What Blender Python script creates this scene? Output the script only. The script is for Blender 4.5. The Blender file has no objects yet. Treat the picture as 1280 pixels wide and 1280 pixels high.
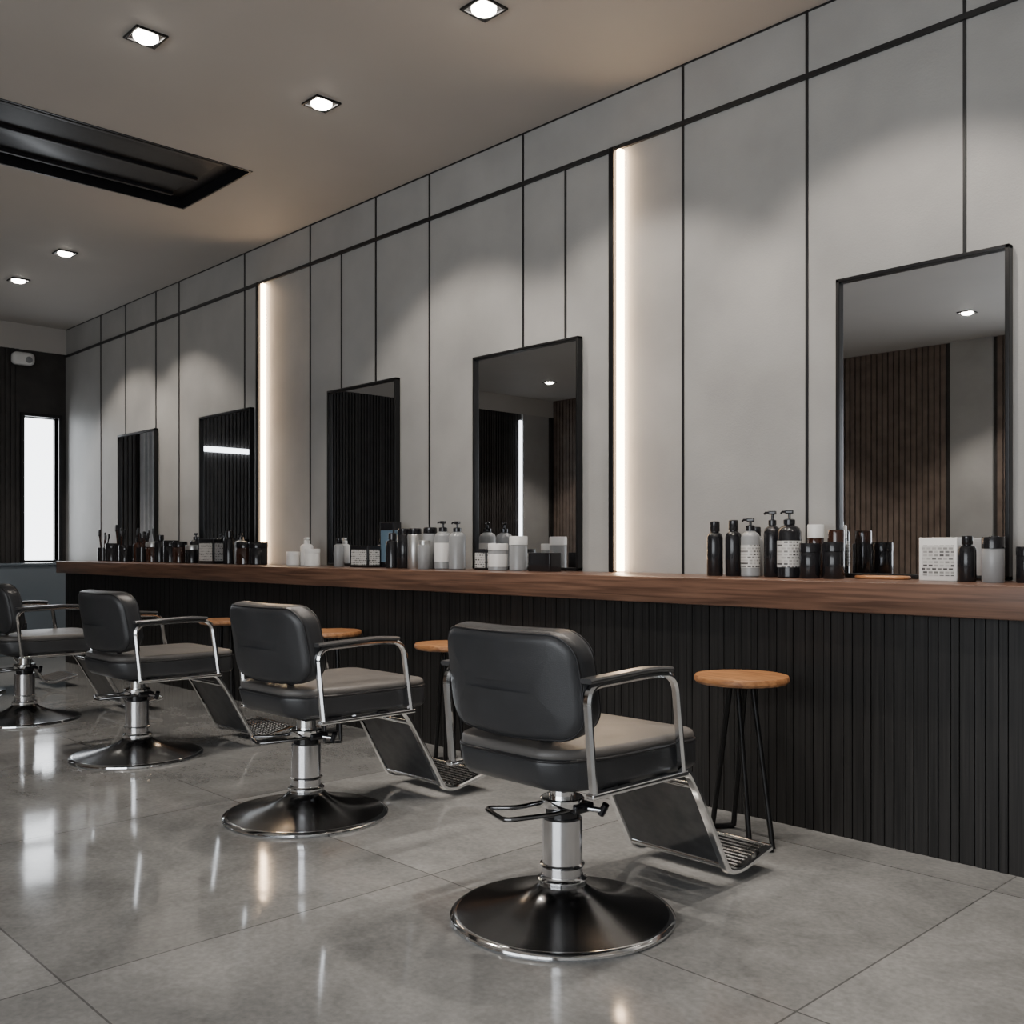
import bpy, math, random
from mathutils import Vector, Matrix
random.seed(7)
scene = bpy.context.scene
COL = scene.collection

# ------------------------------------------------------------------ materials
def new_mat(name):
    m = bpy.data.materials.new(name); m.use_nodes = True
    nt = m.node_tree
    return m, nt, nt.nodes, nt.links, nt.nodes['Principled BSDF']

def mat(name, color, rough=0.5, metal=0.0, noise=0.0, nscale=20.0, bump=0.0, bscale=200.0, coat=0.0, rvar=0.0, spec=0.5):
    m, nt, N, L, B = new_mat(name)
    B.inputs['Base Color'].default_value = (*color, 1)
    B.inputs['Roughness'].default_value = rough
    B.inputs['Metallic'].default_value = metal
    B.inputs['Coat Weight'].default_value = coat
    B.inputs['Specular IOR Level'].default_value = spec
    tc = N.new('ShaderNodeTexCoord')
    n = N.new('ShaderNodeTexNoise'); n.inputs['Scale'].default_value = nscale; n.inputs['Detail'].default_value = 5
    L.new(tc.outputs['Object'], n.inputs['Vector'])
    r = N.new('ShaderNodeValToRGB')
    r.color_ramp.elements[0].position = 0.3; r.color_ramp.elements[1].position = 0.7
    r.color_ramp.elements[0].color = (*[c*(1-noise) for c in color], 1)
    r.color_ramp.elements[1].color = (*[min(1, c*(1+noise)) for c in color], 1)
    L.new(n.outputs['Fac'], r.inputs['Fac']); L.new(r.outputs['Color'], B.inputs['Base Color'])
    if rvar:
        mr = N.new('ShaderNodeMapRange'); mr.inputs['To Min'].default_value = rough-rvar; mr.inputs['To Max'].default_value = rough+rvar
        L.new(n.outputs['Fac'], mr.inputs['Value']); L.new(mr.outputs['Result'], B.inputs['Roughness'])
    if bump:
        n2 = N.new('ShaderNodeTexNoise'); n2.inputs['Scale'].default_value = bscale; n2.inputs['Detail'].default_value = 3
        L.new(tc.outputs['Object'], n2.inputs['Vector'])
        b = N.new('ShaderNodeBump'); b.inputs['Strength'].default_value = bump; b.inputs['Distance'].default_value = 0.002
        L.new(n2.outputs['Fac'], b.inputs['Height']); L.new(b.outputs['Normal'], B.inputs['Normal'])
    return m

def emis(name, color, s):
    m, nt, N, L, B = new_mat(name)
    B.inputs['Base Color'].default_value = (*color, 1)
    B.inputs['Emission Color'].default_value = (*color, 1)
    B.inputs['Emission Strength'].default_value = s
    return m

M_wall = mat('wall_panel_plaster', (0.36, 0.356, 0.346), 0.48, noise=0.09, nscale=3, bump=0.4, bscale=130)
M_ceil = mat('ceiling_paint', (0.46, 0.438, 0.412), 0.7, noise=0.03, nscale=1.5, bump=0.1, bscale=150)
M_black = mat('black_metal', (0.010, 0.010, 0.011), 0.35, noise=0.1, metal=0.3)
M_trim = mat('black_trim', (0.006, 0.006, 0.007), 0.45, noise=0.1)
M_gap = mat('slat_gap_black', (0.002, 0.002, 0.002), 0.9, spec=0.1)
M_slatb = mat('dark_walnut_slat', (0.14, 0.105, 0.085), 0.5, noise=0.3, nscale=6)
M_slatfar = mat('black_far_slat', (0.030, 0.027, 0.026), 0.5, noise=0.3, nscale=6)
M_leather = mat('charcoal_leather', (0.034, 0.035, 0.038), 0.32, noise=0.15, nscale=9, bump=0.3, bscale=420)
M_leather_lit = mat('charcoal_leather_lit', (0.115, 0.108, 0.103), 0.40, noise=0.12, nscale=9, bump=0.3, bscale=420)  # charcoal leather lightened: light catching the seat top, put into the colour
M_piping = mat('piping', (0.015, 0.015, 0.017), 0.35)
M_chrome = mat('chrome', (0.90, 0.91, 0.92), 0.09, metal=1.0, noise=0.03, nscale=8)
M_chromed = mat('brushed_steel', (0.74, 0.74, 0.76), 0.2, metal=1.0, noise=0.05, nscale=30)
M_base = mat('black_nickel', (0.22, 0.22, 0.225), 0.18, metal=1.0, noise=0.05, nscale=5)
M_pad = mat('armrest_pad', (0.06, 0.06, 0.062), 0.28, noise=0.1)
M_mirror = mat('mirror_glass', (0.84, 0.85, 0.87), 0.01, metal=1.0)
M_fpanel = mat('footrest_panel', (0.07, 0.07, 0.072), 0.3, metal=0.5, noise=0.3)
M_white = mat('white_plastic', (0.72, 0.72, 0.71), 0.35)
M_pgrey = mat('grey_plastic', (0.24, 0.25, 0.26), 0.28, noise=0.05)
M_silver = mat('silver_can', (0.55, 0.55, 0.54), 0.3, metal=0.8)
M_pblack = mat('black_plastic', (0.012, 0.012, 0.014), 0.16, noise=0.1)
M_amber = mat('amber_glass', (0.035, 0.015, 0.010), 0.1, coat=0.5)
M_blue = mat('blue_grey_card', (0.10, 0.16, 0.22), 0.3)
M_greyglass = mat('smoked_glass_panel', (0.14, 0.17, 0.20), 0.12, coat=0.4)
M_fabric = mat('pale_curtain_fabric', (0.55, 0.57, 0.60), 0.8, noise=0.08, nscale=10)
M_led = emis('warm_led', (1.0, 0.71, 0.45), 25)
M_ledw = emis('white_led', (0.9, 0.95, 1.0), 6)
M_lamp = emis('downlight_lens', (1.0, 0.93, 0.82), 35)
M_dark = mat('vent_interior', (0.008, 0.008, 0.009), 0.5)
M_vent = mat('vent_metal', (0.02, 0.02, 0.023), 0.35, metal=0.5, noise=0.2, nscale=30)

def slat_mat():
    m, nt, N, L, B = new_mat('charcoal_timber_slat')
    tc = N.new('ShaderNodeTexCoord'); mp = N.new('ShaderNodeMapping'); mp.inputs['Scale'].default_value = (110, 20, 2.2)
    L.new(tc.outputs['Object'], mp.inputs['Vector'])
    n = N.new('ShaderNodeTexNoise'); n.inputs['Scale'].default_value = 1; n.inputs['Detail'].default_value = 5
    L.new(mp.outputs['Vector'], n.inputs['Vector'])
    r = N.new('ShaderNodeValToRGB'); r.color_ramp.elements[0].position = 0.32; r.color_ramp.elements[1].position = 0.72
    r.color_ramp.elements[0].color = (0.007, 0.0068, 0.0068, 1); r.color_ramp.elements[1].color = (0.026, 0.0245, 0.024, 1)
    L.new(n.outputs['Fac'], r.inputs['Fac']); L.new(r.outputs['Color'], B.inputs['Base Color'])
    b = N.new('ShaderNodeBump'); b.inputs['Strength'].default_value = 0.3; b.inputs['Distance'].default_value = 0.001
    L.new(n.outputs['Fac'], b.inputs['Height']); L.new(b.outputs['Normal'], B.inputs['Normal'])
    B.inputs['Roughness'].default_value = 0.5; B.inputs['Specular IOR Level'].default_value = 0.35
    return m
M_slat = slat_mat()

def label_mat():
    m, nt, N, L, B = new_mat('printed_label')
    tc = N.new('ShaderNodeTexCoord'); sp = N.new('ShaderNodeSeparateXYZ'); cb = N.new('ShaderNodeCombineXYZ')
    L.new(tc.outputs['Object'], sp.inputs[0])
    ad = N.new('ShaderNodeMath'); ad.operation = 'ADD'; L.new(sp.outputs['X'], ad.inputs[0]); L.new(sp.outputs['Y'], ad.inputs[1])
    L.new(ad.outputs[0], cb.inputs['X']); L.new(sp.outputs['Z'], cb.inputs['Y'])
    br = N.new('ShaderNodeTexBrick'); br.inputs['Scale'].default_value = 1; br.offset = 0.37; br.offset_frequency = 3
    br.inputs['Brick Width'].default_value = 0.021; br.inputs['Row Height'].default_value = 0.013
    br.inputs['Mortar Size'].default_value = 0.0028; br.inputs['Mortar Smooth'].default_value = 0.0; br.inputs['Bias'].default_value = -0.1
    br.inputs['Color1'].default_value = (0.06, 0.06, 0.06, 1); br.inputs['Color2'].default_value = (0.5, 0.5, 0.49, 1); br.inputs['Mortar'].default_value = (0.55, 0.55, 0.54, 1)
    L.new(cb.outputs[0], br.inputs['Vector']); L.new(br.outputs['Color'], B.inputs['Base Color'])
    B.inputs['Roughness'].default_value = 0.4
    return m
M_label = label_mat()

def wood_mat(name, c1, c2, scale, rough):
    m, nt, N, L, B = new_mat(name)
    tc = N.new('ShaderNodeTexCoord'); mp = N.new('ShaderNodeMapping')
    mp.inputs['Scale'].default_value = scale
    L.new(tc.outputs['Object'], mp.inputs['Vector'])
    n = N.new('ShaderNodeTexNoise'); n.inputs['Scale'].default_value = 1; n.inputs['Detail'].default_value = 8; n.inputs['Distortion'].default_value = 0.6
    L.new(mp.outputs['Vector'], n.inputs['Vector'])
    r = N.new('ShaderNodeValToRGB'); r.color_ramp.elements[0].position = 0.35; r.color_ramp.elements[1].position = 0.68
    r.color_ramp.elements[0].color = (*c1, 1); r.color_ramp.elements[1].color = (*c2, 1)
    L.new(n.outputs['Fac'], r.inputs['Fac']); L.new(r.outputs['Color'], B.inputs['Base Color'])
    b = N.new('ShaderNodeBump'); b.inputs['Strength'].default_value = 0.2; b.inputs['Distance'].default_value = 0.003
    L.new(n.outputs['Fac'], b.inputs['Height']); L.new(b.outputs['Normal'], B.inputs['Normal'])
    B.inputs['Roughness'].default_value = rough
    return m
M_wood = wood_mat('walnut_counter', (0.072, 0.038, 0.026), (0.185, 0.102, 0.068), (2.2, 40, 60), 0.3)
M_stool = wood_mat('oak_stool_seat', (0.25, 0.105, 0.04), (0.5, 0.25, 0.11), (6, 50, 50), 0.35)

def floor_mat():
    m, nt, N, L, B = new_mat('polished_concrete_tile')
    tc = N.new('ShaderNodeTexCoord')
    mp = N.new('ShaderNodeMapping'); mp.inputs['Location'].default_value = (1.24+1.37*12, -0.92+1.2*10, 0)
    L.new(tc.outputs['Object'], mp.inputs['Vector'])
    br = N.new('ShaderNodeTexBrick'); br.offset = 0; br.squash = 1
    br.inputs['Scale'].default_value = 1; br.inputs['Brick Width'].default_value = 1.37; br.inputs['Row Height'].default_value = 1.2
    br.inputs['Mortar Size'].default_value = 0.003; br.inputs['Mortar Smooth'].default_value = 0.1
    br.inputs['Color1'].default_value = (0.80, 0.80, 0.80, 1); br.inputs['Color2'].default_value = (1.12, 1.12, 1.12, 1); br.inputs['Mortar'].default_value = (0.45, 0.45, 0.45, 1)
    L.new(mp.outputs['Vector'], br.inputs['Vector'])
    n1 = N.new('ShaderNodeTexNoise'); n1.inputs['Scale'].default_value = 1.7; n1.inputs['Detail'].default_value = 10; n1.inputs['Roughness'].default_value = 0.72
    n1.inputs['Distortion'].default_value = 0.3
    L.new(tc.outputs['Object'], n1.inputs['Vector'])
    r = N.new('ShaderNodeValToRGB'); r.color_ramp.elements[0].position = 0.32; r.color_ramp.elements[1].position = 0.68
    r.color_ramp.elements[0].color = (0.175, 0.178, 0.178, 1); r.color_ramp.elements[1].color = (0.355, 0.358, 0.355, 1)
    L.new(n1.outputs['Fac'], r.inputs['Fac'])
    n2 = N.new('ShaderNodeTexNoise'); n2.inputs['Scale'].default_value = 55; n2.inputs['Detail'].default_value = 5
    L.new(tc.outputs['Object'], n2.inputs['Vector'])
    mr2 = N.new('ShaderNodeMapRange'); mr2.inputs['From Min'].default_value = 0.25; mr2.inputs['From Max'].default_value = 0.75
    mr2.inputs['To Min'].default_value = 0.85; mr2.inputs['To Max'].default_value = 1.15
    L.new(n2.outputs['Fac'], mr2.inputs['Value'])
    mx = N.new('ShaderNodeMix'); mx.data_type = 'RGBA'; mx.blend_type = 'MULTIPLY'; mx.inputs['Factor'].default_value = 1
    L.new(r.outputs['Color'], mx.inputs['A']); L.new(br.outputs['Color'], mx.inputs['B'])
    mx2 = N.new('ShaderNodeMix'); mx2.data_type = 'RGBA'; mx2.blend_type = 'MULTIPLY'; mx2.inputs['Factor'].default_value = 1
    L.new(mx.outputs['Result'], mx2.inputs['A']); L.new(mr2.outputs['Result'], mx2.inputs['B'])
    L.new(mx2.outputs['Result'], B.inputs['Base Color'])
    mr = N.new('ShaderNodeMapRange'); mr.inputs['From Min'].default_value = 0.3; mr.inputs['From Max'].default_value = 0.7
    mr.inputs['To Min'].default_value = 0.045; mr.inputs['To Max'].default_value = 0.13
    L.new(n1.outputs['Fac'], mr.inputs['Value']); L.new(mr.outputs['Result'], B.inputs['Roughness'])
    b = N.new('ShaderNodeBump'); b.inputs['Strength'].default_value = 0.06; b.inputs['Distance'].default_value = 0.001
    mth = N.new('ShaderNodeMath'); mth.operation = 'SUBTRACT'
    mm = N.new('ShaderNodeMath'); mm.operation = 'MULTIPLY'; mm.inputs[1].default_value = 0.1
    L.new(n2.outputs['Fac'], mm.inputs[0]); L.new(mm.outputs[0], mth.inputs[0]); L.new(br.outputs['Fac'], mth.inputs[1])
    L.new(mth.outputs[0], b.inputs['Height']); L.new(b.outputs['Normal'], B.inputs['Normal'])
    B.inputs['Specular IOR Level'].default_value = 1.0
    return m
M_floor = floor_mat()

# ------------------------------------------------------------------ mesh builder
def fillet(pts, r, seg=6, closed=False):
    pts = [Vector(p) for p in pts]; out = []
    n = len(pts)
    for i, p in enumerate(pts):
        if not closed and (i == 0 or i == n-1): out.append(p); continue
        a = pts[i-1]; b = pts[(i+1) % n]
        da = (a-p); db = (b-p)
        rr = min(r, da.length*0.45, db.length*0.45)
        pa = p+da.normalized()*rr; pb = p+db.normalized()*rr
        for k in range(seg+1):
            t = k/seg
            out.append((1-t)**2*pa + 2*t*(1-t)*p + t*t*pb)
    return out

class MB:
    def __init__(s): s.v = []; s.f = []; s.m = []; s.mats = []
    def mi(s, m):
        if m not in s.mats: s.mats.append(m)
        return s.mats.index(m)
    def add(s, vs, fs, m, T=None):
        o = len(s.v); k = s.mi(m)
        for p in vs:
            p = Vector(p)
            s.v.append(tuple(T @ p if T else p))
        for f in fs: s.f.append([o+i for i in f]); s.m.append(k)
    def box(s, lo, hi, m, bev=0.0, T=None):
        x0, y0, z0 = lo; x1, y1, z1 = hi
        if bev <= 0:
            vs = [(x0,y0,z0),(x1,y0,z0),(x1,y1,z0),(x0,y1,z0),(x0,y0,z1),(x1,y0,z1),(x1,y1,z1),(x0,y1,z1)]
            s.add(vs, [(0,3,2,1),(4,5,6,7),(0,1,5,4),(1,2,6,5),(2,3,7,6),(3,0,4,7)], m, T)
        else:
            c = ((x0+x1)/2, (y0+y1)/2, (z0+z1)/2)
            s.pillow(x1-x0, y1-y0, z1-z0, bev, bev, m, Matrix.Translation(c) if T is None else T @ Matrix.Translation(c), seg=3, eseg=3)
    def pillow(s, w, h, th, rc, re, m, T=None, seg=8, eseg=6, dome=0.0, warp=None):
        def outline(inset, z):
            r = max(rc-inset, 0.0005); ww = w/2-inset; hh = h/2-inset; pts = []
            for cx, cy, a0 in ((ww-r, hh-r, 0), (-(ww-r), hh-r, 90), (-(ww-r), -(hh-r), 180), (ww-r, -(hh-r), 270)):
                for k in range(seg+1):
                    a = math.radians(a0+90*k/seg)
                    pts.append((cx+r*math.cos(a), cy+r*math.sin(a), z))
            out = []
            n = len(pts)
            for i in range(n):
                p, q = pts[i], pts[(i+1) % n]
                out.append(p)
                if (i+1) % (seg+1) == 0:
                    for t in (0.2, 0.4, 0.6, 0.8): out.append(tuple(p[j]+(q[j]-p[j])*t for j in range(3)))
            return out
        rings = []
        mh = min(w, h)/2
        D = (0.15, 0.32, 0.5, 0.7, 0.88)
        if dome:
            for fr in reversed(D):
                ins = re + (mh-re)*fr; rings.append(outline(min(ins, mh-0.002), -th/2 - dome*(1-(1-fr)**2)))
        for k in range(eseg+1):
            a = math.pi/2*k/eseg
            rings.append(outline(re*(1-math.sin(a)), -th/2+re*(1-math.cos(a))))
        for k in range(eseg+1):
            a = math.pi/2*(1-k/eseg)
            rings.append(outline(re*(1-math.sin(a)), th/2-re*(1-math.cos(a))))
        if dome:
            for fr in D:
                ins = re + (mh-re)*fr; rings.append(outline(min(ins, mh-0.002), th/2 + dome*(1-(1-fr)**2)))
        n = len(rings[0]); vs = [p for r in rings for p in r]
        if warp: vs = [warp(p) for p in vs]
        fs = []
        for j in range(len(rings)-1):
            for i in range(n):
                a = j*n+i; b = j*n+(i+1) % n
                fs.append((a, b, b+n, a+n))
        fs.append(tuple(reversed(range(n)))); fs.append(tuple(range((len(rings)-1)*n, len(rings)*n)))
        s.add(vs, fs, m, T)
    def lathe(s, prof, m, T=None, seg=40, cap=True):
        vs = []; fs = []
        for r, z in prof:
            for k in range(seg):
                a = 2*math.pi*k/seg; vs.append((r*math.cos(a), r*math.sin(a), z))
        for j in range(len(prof)-1):
            for i in range(seg):
                a = j*seg+i; b = j*seg+(i+1) % seg
                fs.append((a, b, b+seg, a+seg))
        if cap:
            fs.append(tuple(reversed(range(seg)))); fs.append(tuple(range((len(prof)-1)*seg, len(prof)*seg)))
        s.add(vs, fs, m, T)
    def tube(s, pts, r, m, T=None, seg=10, closed=False, flat=None):
        pts = [Vector(p) for p in pts]; n = len(pts); vs = []; fs = []
        up = None
        rx, ry = (r, r) if flat is None else flat
        for i, p in enumerate(pts):
            if closed: t = pts[(i+1) % n]-pts[i-1]
            else: t = pts[min(i+1, n-1)]-pts[max(i-1, 0)]
            t.normalize()
            if up is None:
                up = Vector((0,0,1)) if abs(t.z) < 0.9 else Vector((1,0,0))
            up = (up - t*up.dot(t)).normalized(); sd = t.cross(up)
            for k in range(seg):
                a = 2*math.pi*k/seg
                vs.append(p + sd*rx*math.cos(a) + up*ry*math.sin(a))
        for j in range(n if closed else n-1):
            for i in range(seg):
                a = j*seg+i; b = j*seg+(i+1) % seg; c = ((j+1) % n)*seg
                fs.append((a, b, c+(i+1) % seg, c+i))
        if not closed:
            fs.append(tuple(reversed(range(seg)))); fs.append(tuple(range((n-1)*seg, n*seg)))
        s.add(vs, fs, m, T)
    def ribbon(s, path, th, x0, x1, m, closed=False, T=None, ef=0.25):
        """flat bar following a path in the YZ plane, width x0..x1 """
        P = [Vector(p) for p in path]; n = len(P); A = []; Bq = []
        for i, p in enumerate(P):
            if closed: t = P[(i+1) % n]-P[i-1]
            else: t = P[min(i+1, n-1)]-P[max(i-1, 0)]
            t.normalize(); nn = Vector((-t.y, t.x))
            A.append(p+nn*th/2); Bq.append(p-nn*th/2)
        e = min(abs(x1-x0), th)*ef
        vs = []
        for i in range(n):
            a = A[i]; b = Bq[i]; d = (b-a).normalized()*e
            for (q, x) in ((a+d, x0), (a, x0+e), (a, x1-e), (a+d, x1), (b-d, x1), (b, x1-e), (b, x0+e), (b-d, x0)):
                vs.append((x, q.x, q.y))
        fs = []
        for j in range(n if closed else n-1):
            c = ((j+1) % n)*8
            for i in range(8):
                fs.append((j*8+i, j*8+(i+1) % 8, c+(i+1) % 8, c+i))
        if not closed:
            fs.append(tuple(reversed(range(8)))); fs.append(tuple(range((n-1)*8, n*8)))
        s.add(vs, fs, m, T)
    def build(s, name, parent=None, loc=(0,0,0), smooth=True, ang=38):
        me = bpy.data.meshes.new(name); me.from_pydata(s.v, [], s.f)
        for m in s.mats: me.materials.append(m)
        for p, k in zip(me.polygons, s.m): p.material_index = k; p.use_smooth = smooth
        me.validate()
        import bmesh
        bm = bmesh.new(); bm.from_mesh(me); bmesh.ops.recalc_face_normals(bm, faces=bm.faces); bm.to_mesh(me); bm.free()
        if smooth: me.set_sharp_from_angle(angle=math.radians(ang))
        me.update()
        o = bpy.data.objects.new(name, me); COL.objects.link(o); o.location = loc
        if parent: o.parent = parent
        return o

def empty(name, loc=(0,0,0), rotz=0):
    e = bpy.data.objects.new(name, None); COL.objects.link(e); e.location = loc; e.rotation_euler[2] = rotz
    e.empty_display_size = 0.1
    return e

# ------------------------------------------------------------------ room
WY = 3.98; CZ = 3.47; FX = -11.19; RX = 2.6; OY = -3.7
b = MB(); b.box((FX-0.15, OY-0.15, -0.1), (RX+0.15, WY+0.15, 0), M_floor); b.build('floor', smooth=False)
VX0, VX1, VY0, VY1 = -6.61, -5.65, 0.35, 3.15
b = MB()
b.box((FX-0.15, OY-0.15, CZ), (VX0, WY+0.15, CZ+0.2), M_ceil)
b.box((VX1, OY-0.15, CZ), (RX+0.15, WY+0.15, CZ+0.2), M_ceil)
b.box((VX0, OY-0.15, CZ), (VX1, VY0, CZ+0.2), M_ceil)
b.box((VX0, VY1, CZ), (VX1, WY+0.15, CZ+0.2), M_ceil)
b.build('ceiling', smooth=False)
b = MB(); b.box((FX-0.15, WY, 0), (RX+0.15, WY+0.15, CZ), M_wall); b.build('wall_right', smooth=False)
b = MB()
TZ = 3.18
full = [-1.591, -2.273, -2.944, -4.065, -4.912, -5.485, -6.297, -7.265, -8.437, -8.912, -9.596, -10.21, -0.91, -0.23, 0.45, 1.13, 1.81]
for x in full: b.box((x-0.006, WY-0.006, 0.0), (x+0.006, WY+0.001, CZ), M_trim)
for x in (-3.733, -5.893): b.box((x-0.006, WY-0.006, 0.0), (x+0.006, WY+0.001, TZ), M_trim)
b.build('trim_1', smooth=False)
b = MB(); b.box((FX, WY-0.016, TZ-0.011), (RX, WY+0.001, TZ+0.011), M_trim)
b.build('trim_2', smooth=False)
b = MB(); b.box((FX, WY-0.008, CZ-0.006), (RX, WY+0.001, CZ), M_trim); b.build('trim_3', smooth=False)
for x in (-3.36, -6.975):
    e = empty('led_wall_light', (x, WY, 0.975))
    b = MB(); b.box((-0.016, -0.06, 0.0), (0.016, 0, TZ-0.985), M_black, 0.003); b.build('housing', e)
    b = MB(); b.box((0.016, -0.034, 0.005), (0.044, -0.0, TZ-0.995), M_led, 0.004); b.build('led_strip', e)

# far wall (with window, bulkhead and a pale panel near the opposite corner)
b = MB()
WY0, WY1, WZ0, WZ1 = 3.55, 3.90, 0.97, 2.50
b.box((FX-0.15, OY, 0), (FX, WY0, 3.2), M_slatfar)
b.box((FX-0.15, WY1, 0), (FX, WY, 3.2), M_slatfar)
b.box((FX-0.15, WY0, 0), (FX, WY1, WZ0), M_slatfar)
b.box((FX-0.15, WY0, WZ1), (FX, WY1, 3.2), M_slatfar)
b.box((FX-0.15, OY, 3.2), (FX+0.02, WY, CZ), M_ceil)
y = OY+0.02
while y < WY-0.03:
    if (y+0.03 < WY0-0.03 or y > WY1+0.02) and not (-3.62 < y < -2.95): b.box((FX, y, 0), (FX+0.015, y+0.03, 3.2), M_slatfar)
    y += 0.05
b.box((FX, -3.58, 0), (FX+0.03, -3.0, 3.2), M_wall)
b.build('wall_far', smooth=False)
b = MB(); b.box((FX, -2.975, 0.3), (FX+0.035, -2.935, 3.1), M_ledw, 0.004); b.build('vertical_light_bar')
b = MB(); b.box((FX+0.0, 1.65, 2.26), (FX+0.06, 2.45, 2.32), M_ledw, 0.004); b.build('linear_wall_light')
for lo, hi in (((1,),(1,)),): pass
b = MB()
for lo, hi in (((FX-0.1, WY0-0.035, WZ0-0.035), (FX+0.03, WY0, WZ1+0.035)), ((FX-0.1, WY1, WZ0-0.035), (FX+0.03, WY1+0.035, WZ1+0.035)),
               ((FX-0.1, WY0, WZ0-0.035), (FX+0.03, WY1, WZ0)), ((FX-0.1, WY0, WZ1), (FX+0.03, WY1, WZ1+0.035))):
    b.box(lo, hi, M_black)
b.build('window_1', smooth=False)
# pleated pale curtain on the far wall
b = MB(); vs = []; fs = []; n = 60
for i in range(n+1):
    yy = 2.84+0.30*i/n; xx = FX+0.07+0.022*math.sin(i/n*math.pi*12)
    vs += [(xx, yy, 0.98), (xx, yy, 3.12)]
for i in range(n): fs.append((2*i, 2*i+2, 2*i+3, 2*i+1))
b.add(vs, fs, M_fabric)
b.tube([(FX+0.07, 2.80, 3.13), (FX+0.07, 3.18, 3.13)], 0.014, M_black)
b.tube([(FX+0.0, 2.81, 3.13), (FX+0.07, 2.81, 3.13)], 0.010, M_black); b.tube([(FX+0.0, 3.17, 3.13), (FX+0.07, 3.17, 3.13)], 0.010, M_black)
b.build('curtain', ang=80)
# opposite wall (seen in mirrors) with pale panel and an added, unseen window for fill light
b = MB()
SX0, SX1, SZ0, SZ1 = -3.4, 2.0, 0.35, 2.9
b.box((FX, OY-0.15, 0), (SX0, OY, CZ), M_slatfar)
b.box((SX1, OY-0.15, 0), (RX, OY, CZ), M_slatfar)
b.box((SX0, OY-0.15, 0), (SX1, OY, SZ0), M_slatfar)
b.box((SX0, OY-0.15, SZ1), (SX1, OY, CZ), M_slatfar)
x = FX+0.05
while x < SX0-0.08:
    if not (-4.85 < x+0.025 < -4.28): b.box((x, OY, 0), (x+0.055, OY+0.02, CZ), M_slatb)
    x += 0.07
b.box((-4.79, OY, 0), (-4.32, OY+0.05, CZ), M_wall)
b.build('wall_left', smooth=False)
b = MB()
for xx in (SX0, -1.62, 0.18, SX1-0.05): b.box((xx, OY-0.12, SZ0), (xx+0.05, OY+0.02, SZ1), M_black)
b.box((SX0, OY-0.12, SZ0), (SX1, OY+0.02, SZ0+0.05), M_black); b.box((SX0, OY-0.12, SZ1-0.05), (SX1, OY+0.02, SZ1), M_black)
b.build('fill_window', smooth=False)
b = MB(); b.box((RX, OY-0.15, 0), (RX+0.15, WY, CZ), M_wall); b.build('wall_back', smooth=False)

b = MB(); b.box((FX+0.05, 3.2, 0.0), (FX+0.35, 3.94, 0.92), M_greyglass, 0.01); b.box((FX+0.04, 3.18, 0.92), (FX+0.37, 3.95, 0.945), M_greyglass, 0.004)
b.build('low_cabinet')

# ------------------------------------------------------------------ counter
e = empty('vanity_counter', (0, 0, 0))
CX0, CX1 = -9.95, 1.3
b = MB(); b.box((CX0, 3.45, 0.862), (CX1, WY-0.004, 0.975), M_wood, 0.004); b.build('wood_top', e)
b = MB(); b.box((CX0+0.02, 3.535, 0.0), (CX1-0.02, WY-0.008, 0.862), M_gap)
x = CX0+0.025
k = 0
while x < CX1-0.07:
    w_ = (0.044, 0.030, 0.052, 0.036)[k % 4]
    b.box((x, 3.5285-0.0015*(k % 2), 0.0), (x+w_-0.0035, 3.54, 0.861), M_slat)
    x += w_; k += 1
b.build('slatted_front', e, smooth=False)

# ------------------------------------------------------------------ mirrors
def mirror(x0, x1, zt):
    e = empty('wall_mirror', ((x0+x1)/2, WY, 0.978))
    w = (x1-x0)/2; h = zt-0.978; f = 0.016
    b = MB()
    b.box((-w, -0.042, 0), (-w+f, -0.004, h), M_black, 0.002); b.box((w-f, -0.042, 0), (w, -0.004, h), M_black, 0.002)
    b.box((-w, -0.042, 0), (w, -0.004, f), M_black, 0.002); b.box((-w, -0.042, h-f), (w, -0.004, h), M_black, 0.002)
    b.box((-w+f, -0.014, f), (w-f, -0.006, h-f), M_black)
    b.build('frame', e)
    b = MB(); b.box((-w+f, -0.022, f), (w-f, -0.016, h-f), M_mirror); b.build('glass', e, smooth=False)
for x0, x1, zt in ((-2.116, -1.411, 2.247), (-4.458, -3.605, 2.238), (-6.02, -5.215, 2.215), (-7.98, -7.11, 2.215), (-9.70, -8.86, 2.20)):
    mirror(x0, x1, zt)

# ------------------------------------------------------------------ vent
e = empty('ceiling_air_vent', (0, 0, 0))
b = MB()
b.box((VX0-0.01, VY0-0.01, CZ+0.2), (VX1+0.01, VY1+0.01, CZ+0.22), M_dark)
for lo, hi in (((VX0, VY0, CZ-0.004), (VX0+0.012, VY1, CZ+0.2)), ((VX1-0.012, VY0, CZ-0.004), (VX1, VY1, CZ+0.2)),
               ((VX0, VY0, CZ-0.004), (VX1, VY0+0.012, CZ+0.2)), ((VX0, VY1-0.012, CZ-0.004), (VX1, VY1, CZ+0.2))):
    b.box(lo, hi, M_vent)
b.build('housing', e, smooth=False)
b = MB()
cx = (VX0+VX1)/2
b.box((cx-0.36, VY0+0.02, CZ+0.05), (cx+0.36, VY1-0.14, CZ+0.08), M_vent, 0.004)
for k in (-0.36, 0.0, 0.36):
    b.box((cx+k-0.014, VY0+0.02, CZ+0.03), (cx+k+0.014, VY1-0.14, CZ+0.08), M_vent, 0.003)
b.box((VX0+0.012, VY1-0.14, CZ+0.07), (VX1-0.012, VY1-0.012, CZ+0.09), M_dark)
b.build('grille', e)

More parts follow.
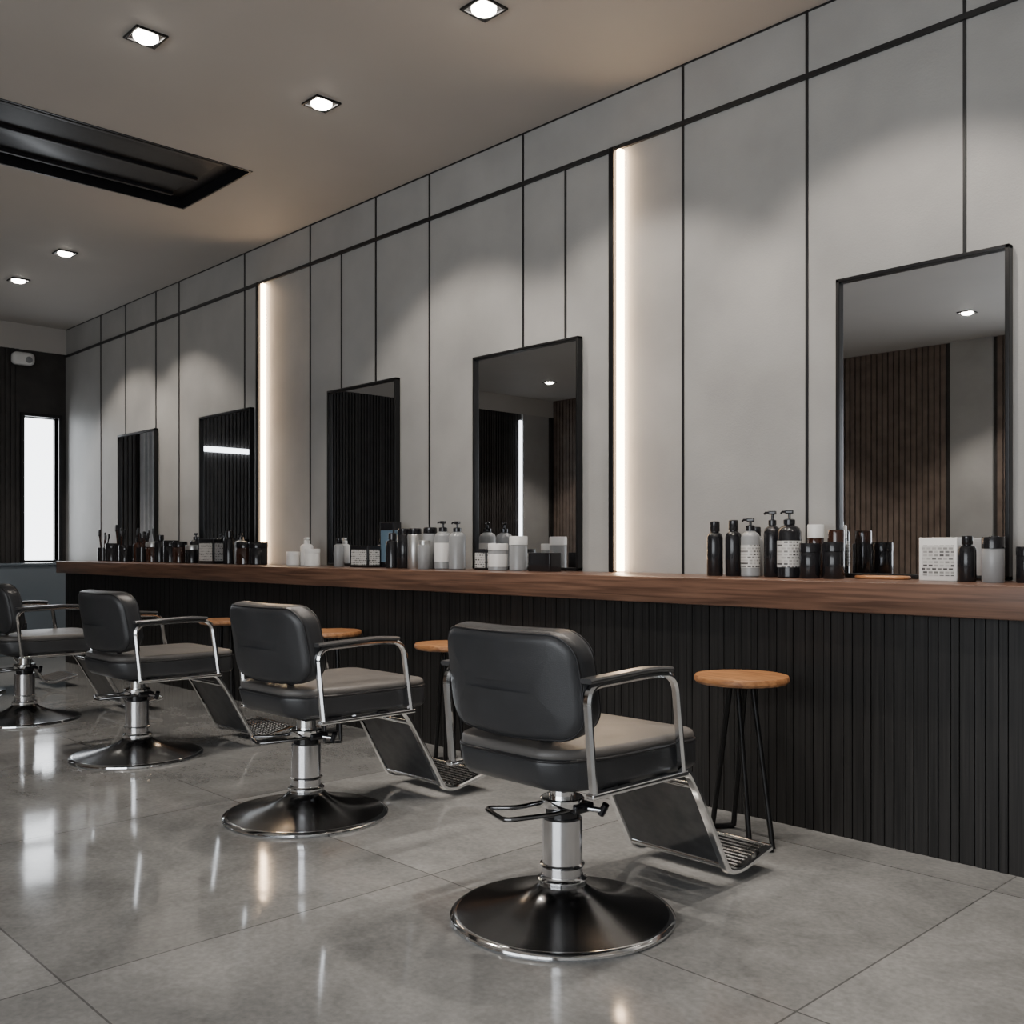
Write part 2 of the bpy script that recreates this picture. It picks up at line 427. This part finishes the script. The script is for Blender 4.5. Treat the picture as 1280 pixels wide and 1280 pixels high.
# ------------------------------------------------------------------ downlights
def downlight(x, y, energy=55, aim=18):
    e = empty('recessed_downlight', (x, y, CZ))
    if DL:
        for nm, o in DL.items():
            c = bpy.data.objects.new(nm, o.data); COL.objects.link(c); c.parent = e
    else:
        b = MB(); w = 0.076
        for lo, hi in (((-w, -w, -0.010), (w, -w+0.013, 0)), ((-w, w-0.013, -0.010), (w, w, 0)), ((-w, -w+0.013, -0.010), (-w+0.013, w-0.013, 0)), ((w-0.013, -w+0.013, -0.010), (w, w-0.013, 0))):
            b.box(lo, hi, M_black, 0.002)
        b.box((-w+0.012, -w+0.012, -0.004), (w-0.012, w-0.012, 0), M_chromed)
        DL['frame'] = b.build('frame', e)
        b = MB(); b.lathe([(0.056, -0.004), (0.055, -0.012), (0.042, -0.022), (0.02, -0.027), (0.004, -0.028)], M_lamp, seg=32); DL['lens'] = b.build('lens', e)
    ld = bpy.data.lights.new('downlight_beam', 'SPOT'); ld.energy = energy; ld.color = (1.0, 0.90, 0.79)
    ld.spot_size = math.radians(96); ld.spot_blend = 0.4; ld.shadow_soft_size = 0.045
    lo = bpy.data.objects.new('beam', ld); COL.objects.link(lo); lo.parent = e; lo.location = (0, 0, -0.04)
    lo.rotation_euler = (math.radians(aim), 0, 0)
DL = {}
for x in (-9.37, -8.25, -4.53, -3.24, -1.85, -0.5): downlight(x, 2.93, 115, 14)
for x in (-4.5, -1.85): downlight(x, 1.96, 120, 0)
for x in (-9.9, -7.0, -4.06, -1.2): downlight(x, -2.3, 170, -8)  # row added to brighten the opposite wall; only one shows in a mirror

# ------------------------------------------------------------------ security camera
e = empty('security_camera', (FX+0.012, 3.50, 3.08))
b = MB()
b.lathe([(0.05, 0), (0.05, 0.02), (0.03, 0.03)], M_white, Matrix.Rotation(math.radians(90), 4, 'Y'), seg=24)
b.tube([(0.02, 0, 0), (0.09, 0, 0.0)], 0.016, M_white)
b.pillow(0.13, 0.22, 0.13, 0.05, 0.045, M_white, Matrix.Translation((0.12, 0, 0.0)))
b.lathe([(0.034, 0), (0.034, 0.008), (0.02, 0.012)], M_pgrey, Matrix.Translation((0.182, 0.04, -0.015)) @ Matrix.Rotation(math.radians(90), 4, 'Y'), seg=24)
b.build('body', e)

# ------------------------------------------------------------------ salon chair
def build_chair_parts(e):
    parts = []
    b = MB()
    b.lathe([(0.31, 0.0), (0.332, 0.0), (0.336, 0.006), (0.335, 0.012), (0.327, 0.018), (0.318, 0.020)], M_chrome, seg=72)
    prof2 = [(0.319, 0.0195), (0.27, 0.028), (0.21, 0.040), (0.15, 0.056), (0.11, 0.072), (0.085, 0.088), (0.072, 0.102), (0.066, 0.112)]
    b.lathe(prof2, M_base, seg=72)
    parts.append(b.build('base', e))
    b = MB()
    b.lathe([(0.072, 0.098), (0.074, 0.104), (0.074, 0.118), (0.066, 0.122), (0.063, 0.128)], M_chrome)
    b.lathe([(0.060, 0.12), (0.060, 0.295), (0.056, 0.30)], M_chromed)
    b.lathe([(0.066, 0.155), (0.067, 0.16), (0.060, 0.165)], M_chrome)
    b.lathe([(0.050, 0.29), (0.050, 0.33), (0.046, 0.335)], M_pblack)
    b.lathe([(0.064, 0.332), (0.066, 0.336), (0.066, 0.356), (0.062, 0.36)], M_chrome)
    b.lathe([(0.040, 0.355), (0.040, 0.42)], M_chrome)
    parts.append(b.build('hydraulic_column', e))
    b = MB()
    loop = fillet([(-0.05, 0.03, 0.335), (-0.09, -0.10, 0.325), (-0.17, -0.16, 0.32), (-0.04, -0.20, 0.315), (0.045, -0.09, 0.328), (0.06, 0.03, 0.335)], 0.03)
    b.tube(loop, 0.007, M_base)
    b.box((-0.075, -0.02, 0.318), (0.075, 0.06, 0.345), M_pblack, 0.006)
    b.tube([(0.06, 0.03, 0.33), (0.11, 0.06, 0.325)], 0.008, M_chromed)
    b.tube([(0.10, 0.06, 0.312), (0.12, 0.06, 0.345)], 0.011, M_pblack)
    parts.append(b.build('pump_lever', e))
    b = MB()
    b.box((-0.13, -0.13, 0.412), (0.13, 0.16, 0.440), M_pblack, 0.004)
    b.box((-0.275, -0.10, 0.426), (0.275, -0.05, 0.442), M_pblack, 0.004)
    b.box((-0.275, 0.12, 0.426), (0.275, 0.17, 0.442), M_pblack, 0.004)
    parts.append(b.build('seat_frame', e))
    b = MB()
    def sw(p):
        x, y, z = p
        if y < 0:
            x *= 1-0.32*(min(1, -y/0.30))**2.8
        if z < 0 and y < 0: y *= 1-0.10*(-z/0.05)*min(1, -y/0.3)
        return (x, y, z)
    T = Matrix.Translation((0, 0.040, 0.487))
    b.pillow(0.54, 0.60, 0.100, 0.065, 0.026, M_leather, T, warp=sw)
    def sw2(p):
        x, y, z = p
        if y < 0: x *= 1-0.32*(min(1, -y/0.30))**2.8
        return (x, y, z)
    T2 = Matrix.Translation((0, 0.040, 0.538))
    b.pillow(0.530, 0.590, 0.034, 0.062, 0.017, M_leather_lit, T2, warp=sw2, dome=0.013)
    def rr(w, h, rc, z, seg=8):
        pts = []
        C = ((w/2-rc, h/2-rc, 0), (-(w/2-rc), h/2-rc, 90), (-(w/2-rc), -(h/2-rc), 180), (w/2-rc, -(h/2-rc), 270))
        for cx, cy, a0 in C:
            for k in range(seg+1):
                a = math.radians(a0+90*k/seg); pts.append(Vector((cx+rc*math.cos(a), cy+rc*math.sin(a), z)))
        out = []
        for i, p in enumerate(pts):
            out.append(p); q = pts[(i+1) % len(pts)]
            if (i+1) % (seg+1) == 0:
                for t in (0.2, 0.4, 0.6, 0.8): out.append(p.lerp(q, t))
        return out
    b.tube([T @ Vector(sw2(p)) for p in rr(0.534, 0.594, 0.062, 0.037)], 0.0045, M_piping, closed=True, seg=8)
    parts.append(b.build('seat_cushion', e, ang=60))
    b = MB()
    def bw(p):
        x, y, z = p
        z = z - 0.050*(x/0.27)**2 + 0.006*(y/0.16)**2
        x = x*(1-0.02*(y/0.17)) * (1-0.02*(y/0.16)**2)
        y = y*(1+0.05*(1-(x/0.27)**2))
        return (x, y, z)
    tilt = math.radians(9)
    R = Matrix(((1, 0, 0, 0), (0, -math.sin(tilt), -math.cos(tilt), 0), (0, math.cos(tilt), -math.sin(tilt), 0), (0, 0, 0, 1)))
    T = Matrix.Translation((0, -0.224, 0.725)) @ R
    b.pillow(0.545, 0.298, 0.092, 0.080, 0.034, M_leather, T, dome=0.007, warp=bw, seg=10, eseg=8)
    for zz in (0.028, -0.028):
        b.tube([T @ Vector(bw(p)) for p in rr(0.532, 0.285, 0.073, zz*1.12, 10)], 0.0038, M_piping, closed=True, seg=8)
    parts.append(b.build('backrest', e, ang=60))
    b = MB()
    for sx in (-0.10, 0.10):
        b.ribbon([(-0.165, 0.52), (-0.180, 0.64)], 0.010, sx-0.022, sx+0.022, M_pblack)
    parts.append(b.build('back_brackets', e))
    b = MB()
    for sg in (-1, 1):
        x0, x1 = (0.274, 0.302) if sg > 0 else (-0.302, -0.274)
        path = fillet([Vector(p) for p in ((-0.185, 0.448), (-0.212, 0.735), (0.05, 0.744), (0.168, 0.735), (0.205, 0.448))], 0.055, seg=8)
        b.ribbon([Vector((p.x, p.y)) for p in path], 0.019, x0, x1, M_chrome, ef=0.36)
        b.box((x0, -0.20, 0.434), (x1, 0.22, 0.449), M_chrome, 0.004)
        pad = fillet([Vector(p) for p in ((-0.215, 0.749), (0.05, 0.760), (0.140, 0.753))], 0.05)
        b.ribbon([Vector((p.x, p.y)) for p in pad], 0.014, x0-0.007, x1+0.007, M_pad, ef=0.36)
        b.box((min(sg*0.255, sg*0.30), -0.05, 0.430), (max(sg*0.255, sg*0.30), 0.0, 0.446), M_pblack, 0.003)
    parts.append(b.build('armrests', e))
    b = MB()
    for sg in (-1, 1):
        x0, x1 = (0.180, 0.210) if sg > 0 else (-0.210, -0.180)
        path = fillet([Vector(p) for p in ((0.10, 0.425), (0.345, 0.425), (0.405, 0.34), (0.570, 0.050), (0.64, 0.040), (0.82, 0.078))], 0.04)
        b.ribbon([Vector((p.x, p.y)) for p in path], 0.02, x0, x1, M_chrome)
    p0 = Vector((0.395, 0.357)); p1 = Vector((0.555, 0.076))
    b.ribbon([p0, p1], 0.008, -0.182, 0.182, M_fpanel)
    b.tube([(-0.182, p0.x, p0.y), (0.182, p0.x, p0.y)], 0.010, M_chrome)
    b.tube([(-0.182, p1.x, p1.y), (0.182, p1.x, p1.y)], 0.011, M_chrome)
    q0 = Vector((0.645, 0.043)); q1 = Vector((0.82, 0.080))
    b.ribbon([q0, q1], 0.006, -0.182, 0.182, M_base)
    b.tube([(-0.2, q1.x, q1.y), (0.2, q1.x, q1.y)], 0.010, M_chrome)
    for k in range(9):
        q = q0.lerp(q1, (k+0.5)/9)
        b.tube([(-0.182, q.x, q.y+0.005), (0.182, q.x, q.y+0.005)], 0.0045, M_chrome, seg=6)
    for k in range(13):
        xx = -0.174+0.029*k
        b.tube([(xx, q0.x, q0.y+0.006), (xx, q1.x, q1.y+0.006)], 0.0028, M_chrome, seg=6)
    parts.append(b.build('footrest', e))
    return parts

e0 = empty('salon_chair', (-2.045, 2.165, 0))
parts = build_chair_parts(e0)
# the chairs further down the row have a slightly deeper seat
ADJ = {'seat_cushion': ((1.05, 1.08, 1.0), 0.065), 'backrest': ((1.05, 1.08, 1.0), 0.055), 'back_brackets': ((1, 1, 1), 0.035),
       'armrests': ((1.04, 1.08, 0.975), 0.088), 'seat_frame': ((1.04, 1.0, 1.0), 0.04)}
for x, y in ((-3.545, 2.22), (-5.17, 2.205), (-6.76, 2.15), (-8.35, 2.17)):
    e = empty('salon_chair', (x, y, 0))
    for p in parts:
        nm = p.name.split('.')[0]
        c = bpy.data.objects.new(nm, p.data); COL.objects.link(c); c.parent = e
        if nm in ADJ: c.scale = ADJ[nm][0]; c.location = (0, ADJ[nm][1], 0)

# ------------------------------------------------------------------ stools
def stool_parts(e):
    b = MB()
    b.lathe([(0.150, 0.592), (0.168, 0.595), (0.176, 0.604), (0.176, 0.616), (0.172, 0.622), (0.01, 0.624)], M_stool, seg=56)
    s = b.build('seat', e)
    b = MB()
    u = Vector((0.86, -0.51, 0)); v = Vector((0.51, 0.86, 0))
    b.lathe([(0.06, 0.580), (0.06, 0.594)], M_black)
    for su in (-1, 1):
        for sv in (-1, 1):
            t = u*0.030*su + v*0.03*sv; f = u*0.160*su + v*0.045*sv
            b.tube([(t.x, t.y, 0.59), (f.x, f.y, 0.011)], 0.0105, M_black, seg=10)
        f1 = u*0.160*su + v*0.045; f2 = u*0.160*su - v*0.045
        b.tube([(f1.x, f1.y, 0.0105), (f2.x, f2.y, 0.0105)], 0.0105, M_black, seg=10)
    l = b.build('legs', e)
    return [s, l]
es = empty('wooden_stool', (-2.11, 3.215, 0)); sp = stool_parts(es)
for x in (-3.83, -4.89, -6.15):
    e = empty('wooden_stool', (x, 3.23, 0))
    for p in sp:
        c = bpy.data.objects.new(p.name.split('.')[0], p.data); COL.objects.link(c); c.parent = e

# ------------------------------------------------------------------ products on the counter
TZC = 0.975
def pump_bottle(x, y, h, r, body, cap=M_pblack, label=None, rot=0):
    b = MB(); bh = h*0.78
    b.lathe([(r*0.9, 0), (r, 0.005), (r, bh*0.86), (r*0.85, bh*0.94), (r*0.42, bh), (r*0.40, bh+0.008)], body, seg=28)
    if label: b.lathe([(r+0.0006, bh*0.2), (r+0.0008, bh*0.22), (r+0.0008, bh*0.68), (r+0.0006, bh*0.7)], label, seg=28, cap=False)
    b.lathe([(r*0.48, bh+0.002), (r*0.48, bh+0.022), (r*0.3, bh+0.026)], cap, seg=20)
    b.lathe([(0.006, bh+0.02), (0.006, h-0.01)], cap, seg=10)
    b.box((-0.016, -0.011, h-0.016), (0.016, 0.011, h), cap, 0.003)
    b.tube([(0.0, 0, h-0.007), (-0.030, 0, h-0.007), (-0.036, 0, h-0.014)], 0.005, cap, seg=8)
    o = b.build('pump_bottle', None, (x, y, TZC)); o.rotation_euler[2] = rot
def cap_bottle(x, y, h, r, body, cap=M_pblack, label=None):
    b = MB()
    b.lathe([(r*0.92, 0), (r, 0.004), (r, h*0.70), (r*0.88, h*0.76), (r*0.5, h*0.80), (r*0.5, h*0.82)], body, seg=28)
    if label: b.lathe([(r+0.0006, h*0.15), (r+0.0008, h*0.16), (r+0.0008, h*0.55), (r+0.0006, h*0.56)], label, seg=28, cap=False)
    b.lathe([(r*0.6, h*0.81), (r*0.62, h*0.815), (r*0.6, h*0.985), (r*0.5, h)], cap, seg=24)
    b.build('shampoo_bottle', None, (x, y, TZC))
def spray_can(x, y, h, r, body, cap=M_pblack):
    b = MB()
    b.lathe([(r*0.94, 0), (r, 0.004), (r, h*0.82), (r*0.9, h*0.85)], body, seg=28)
    b.lathe([(r*0.9, h*0.845), (r*0.92, h*0.85), (r*0.9, h*0.98), (r*0.8, h)], cap, seg=28)
    b.build('hairspray_can', None, (x, y, TZC))
def jar(x, y, h, r, body, lid, label=None):
    b = MB()
    b.lathe([(r*0.93, 0), (r, 0.004), (r, h*0.72), (r*0.95, h*0.75)], body, seg=28)
    if label: b.lathe([(r+0.0006, h*0.15), (r+0.0008, h*0.16), (r+0.0008, h*0.6), (r+0.0006, h*0.61)], label, seg=28, cap=False)
    b.lathe([(r*0.98, h*0.745), (r*1.02, h*0.75), (r*1.02, h*0.97), (r*0.98, h)], lid, seg=28)
    b.build('cosmetic_jar', None, (x, y, TZC))
def product_box(x, y, w, d, h, m, m2=None, name='product_box'):
    b = MB()
    b.box((-w/2, -d/2, 0), (w/2, d/2, h), m, 0.003)
    if m2:
        b.box((-w*0.42, -d/2-0.001, h*0.12), (w*0.42, -d/2+0.004, h*0.82), m2)
        b.box((w/2-0.004, -d*0.4, h*0.12), (w/2+0.001, d*0.4, h*0.82), m2)
    b.build(name, None, (x, y, TZC))
def brush_cup(x, y, h, r):
    b = MB(); b.lathe([(r*0.9, 0), (r, 0.004), (r, h*0.5), (r*0.93, h*0.5), (r*0.9, 0.01)], M_pblack, seg=24)
    for k in range(5):
        a = k*1.26; dx = math.cos(a)*r*0.5; dy = math.sin(a)*r*0.5
        b.tube([(dx*0.5, dy*0.5, 0.01), (dx*1.6, dy*1.6, h*(0.8+0.05*k))], 0.006, M_pblack if k % 2 else M_amber, seg=8)
        b.pillow(0.028, 0.014, 0.05, 0.006, 0.005, M_black, Matrix.Translation((dx*1.7, dy*1.7, h*(0.86+0.05*k))), seg=3, eseg=3)
    b.build('brush_cup', None, (x, y, TZC))
# beside the nearest mirror
cap_bottle(-2.600, 3.75, 0.245, 0.036, M_pblack)
cap_bottle(-2.522, 3.78, 0.25, 0.036, M_pblack)
cap_bottle(-2.46, 3.87, 0.22, 0.030, M_pgrey)
pump_bottle(-2.415, 3.75, 0.255, 0.041, M_pgrey, label=M_label, rot=0.4)
pump_bottle(-2.325, 3.78, 0.285, 0.036, M_pblack, rot=0.3)
pump_bottle(-2.225, 3.75, 0.285, 0.050, M_pblack, label=M_label, rot=0.3)
jar(-2.165, 3.86, 0.225, 0.034, M_amber, M_white)
jar(-2.118, 3.73, 0.145, 0.043, M_pblack, M_pblack)
jar(-2.060, 3.84, 0.20, 0.034, M_pblack, M_amber)
jar(-2.020, 3.745, 0.15, 0.043, M_pblack, M_pblack)
product_box(-1.61, 3.80, 0.145, 0.05, 0.165, M_white, M_label, 'appointment_card_stand')
b = MB(); b.pillow(0.22, 0.11, 0.014, 0.05, 0.006, M_stool); b.build('wooden_tray', None, (-1.86, 3.84, TZC+0.007))
cap_bottle(-1.495, 3.76, 0.17, 0.032, M_pblack)
cap_bottle(-1.430, 3.84, 0.17, 0.030, M_pblack)
jar(-1.395, 3.74, 0.165, 0.038, M_pgrey, M_pblack)
jar(-1.30, 3.80, 0.13, 0.036, M_pblack, M_pblack)
# second station
cap_bottle(-5.01, 3.76, 0.22, 0.042, M_pblack)
spray_can(-4.89, 3.76, 0.245, 0.045, M_pblack)
spray_can(-4.785, 3.76, 0.245, 0.045, M_silver)
spray_can(-4.685, 3.80, 0.25, 0.045, M_pgrey)
spray_can(-4.62, 3.70, 0.17, 0.038, M_pgrey, M_silver)
pump_bottle(-4.54, 3.78, 0.285, 0.052, M_pgrey, label=M_white, rot=0.4)
pump_bottle(-4.40, 3.77, 0.28, 0.050, M_pgrey, rot=0.4)
product_box(-4.19, 3.80, 0.10, 0.08, 0.12, M_pblack, M_label)
jar(-4.03, 3.75, 0.15, 0.055, M_pgrey, M_white, M_white)
jar(-3.92, 3.80, 0.19, 0.050, M_pgrey, M_white)
product_box(-3.72, 3.80, 0.16, 0.09, 0.10, M_pblack)  # not a product: black block standing in for a chair's dark mirror reflection
# between stations
jar(-6.17, 3.76, 0.10, 0.05, M_white, M_white)
pump_bottle(-6.06, 3.80, 0.20, 0.045, M_white, M_white)
jar(-5.93, 3.76, 0.12, 0.055, M_white, M_white)
# third mirror
cap_bottle(-5.63, 3.78, 0.19, 0.035, M_pgrey)
product_box(-5.30, 3.76, 0.20, 0.10, 0.14, M_pblack, M_label)
product_box(-5.15, 3.85, 0.15, 0.06, 0.29, M_pblack, M_blue, 'framed_card')
# fourth
jar(-8.12, 3.76, 0.19, 0.065, M_pblack, M_pblack)
jar(-7.96, 3.76, 0.18, 0.06, M_amber, M_pblack)
pump_bottle(-7.83, 3.84, 0.25, 0.05, M_pblack)
jar(-7.72, 3.76, 0.15, 0.06, M_pblack, M_silver)
product_box(-7.40, 3.77, 0.26, 0.12, 0.20, M_pblack, M_label)
cap_bottle(-7.14, 3.78, 0.26, 0.05, M_pblack)
pump_bottle(-7.00, 3.80, 0.24, 0.05, M_pgrey)
jar(-6.86, 3.76, 0.17, 0.07, M_amber, M_pblack)
jar(-6.70, 3.78, 0.17, 0.07, M_pblack, M_pblack)
# fifth
brush_cup(-9.58, 3.76, 0.26, 0.055)
jar(-9.42, 3.78, 0.17, 0.065, M_pblack, M_pblack)
brush_cup(-9.24, 3.78, 0.30, 0.05)
jar(-9.02, 3.74, 0.15, 0.06, M_pblack, M_pblack)
cap_bottle(-8.86, 3.80, 0.22, 0.05, M_amber)
brush_cup(-8.70, 3.76, 0.26, 0.055)
jar(-8.53, 3.78, 0.18, 0.06, M_amber, M_silver)
cap_bottle(-8.38, 3.78, 0.24, 0.05, M_pblack)

# ------------------------------------------------------------------ world / lights
w = bpy.data.worlds.new('daylight'); scene.world = w; w.use_nodes = True
bg = w.node_tree.nodes['Background']; bg.inputs['Color'].default_value = (0.92, 0.96, 1.0, 1); bg.inputs['Strength'].default_value = 5.6
def portal(loc, rot, sx, sy):
    ld = bpy.data.lights.new('window_portal', 'AREA'); ld.shape = 'RECTANGLE'; ld.size = sx; ld.size_y = sy
    ld.cycles.is_portal = True
    o = bpy.data.objects.new('window_portal', ld); COL.objects.link(o); o.location = loc; o.rotation_euler = rot
portal(((SX0+SX1)/2, OY-0.16, (SZ0+SZ1)/2), (math.radians(90), 0, 0), SX1-SX0, SZ1-SZ0)
portal((FX-0.16, (WY0+WY1)/2, (WZ0+WZ1)/2), (math.radians(90), 0, math.radians(-90)), WY1-WY0, WZ1-WZ0)

# ------------------------------------------------------------------ camera
cd = bpy.data.cameras.new('camera'); cd.sensor_width = 36; cd.lens = 34.98; cd.shift_y = 0.0352
cd.clip_start = 0.05; cd.clip_end = 100
co = bpy.data.objects.new('camera', cd); COL.objects.link(co)
co.location = (0, 0, 1.1); co.rotation_euler = (math.radians(90), 0, math.radians(46.26))
scene.camera = co
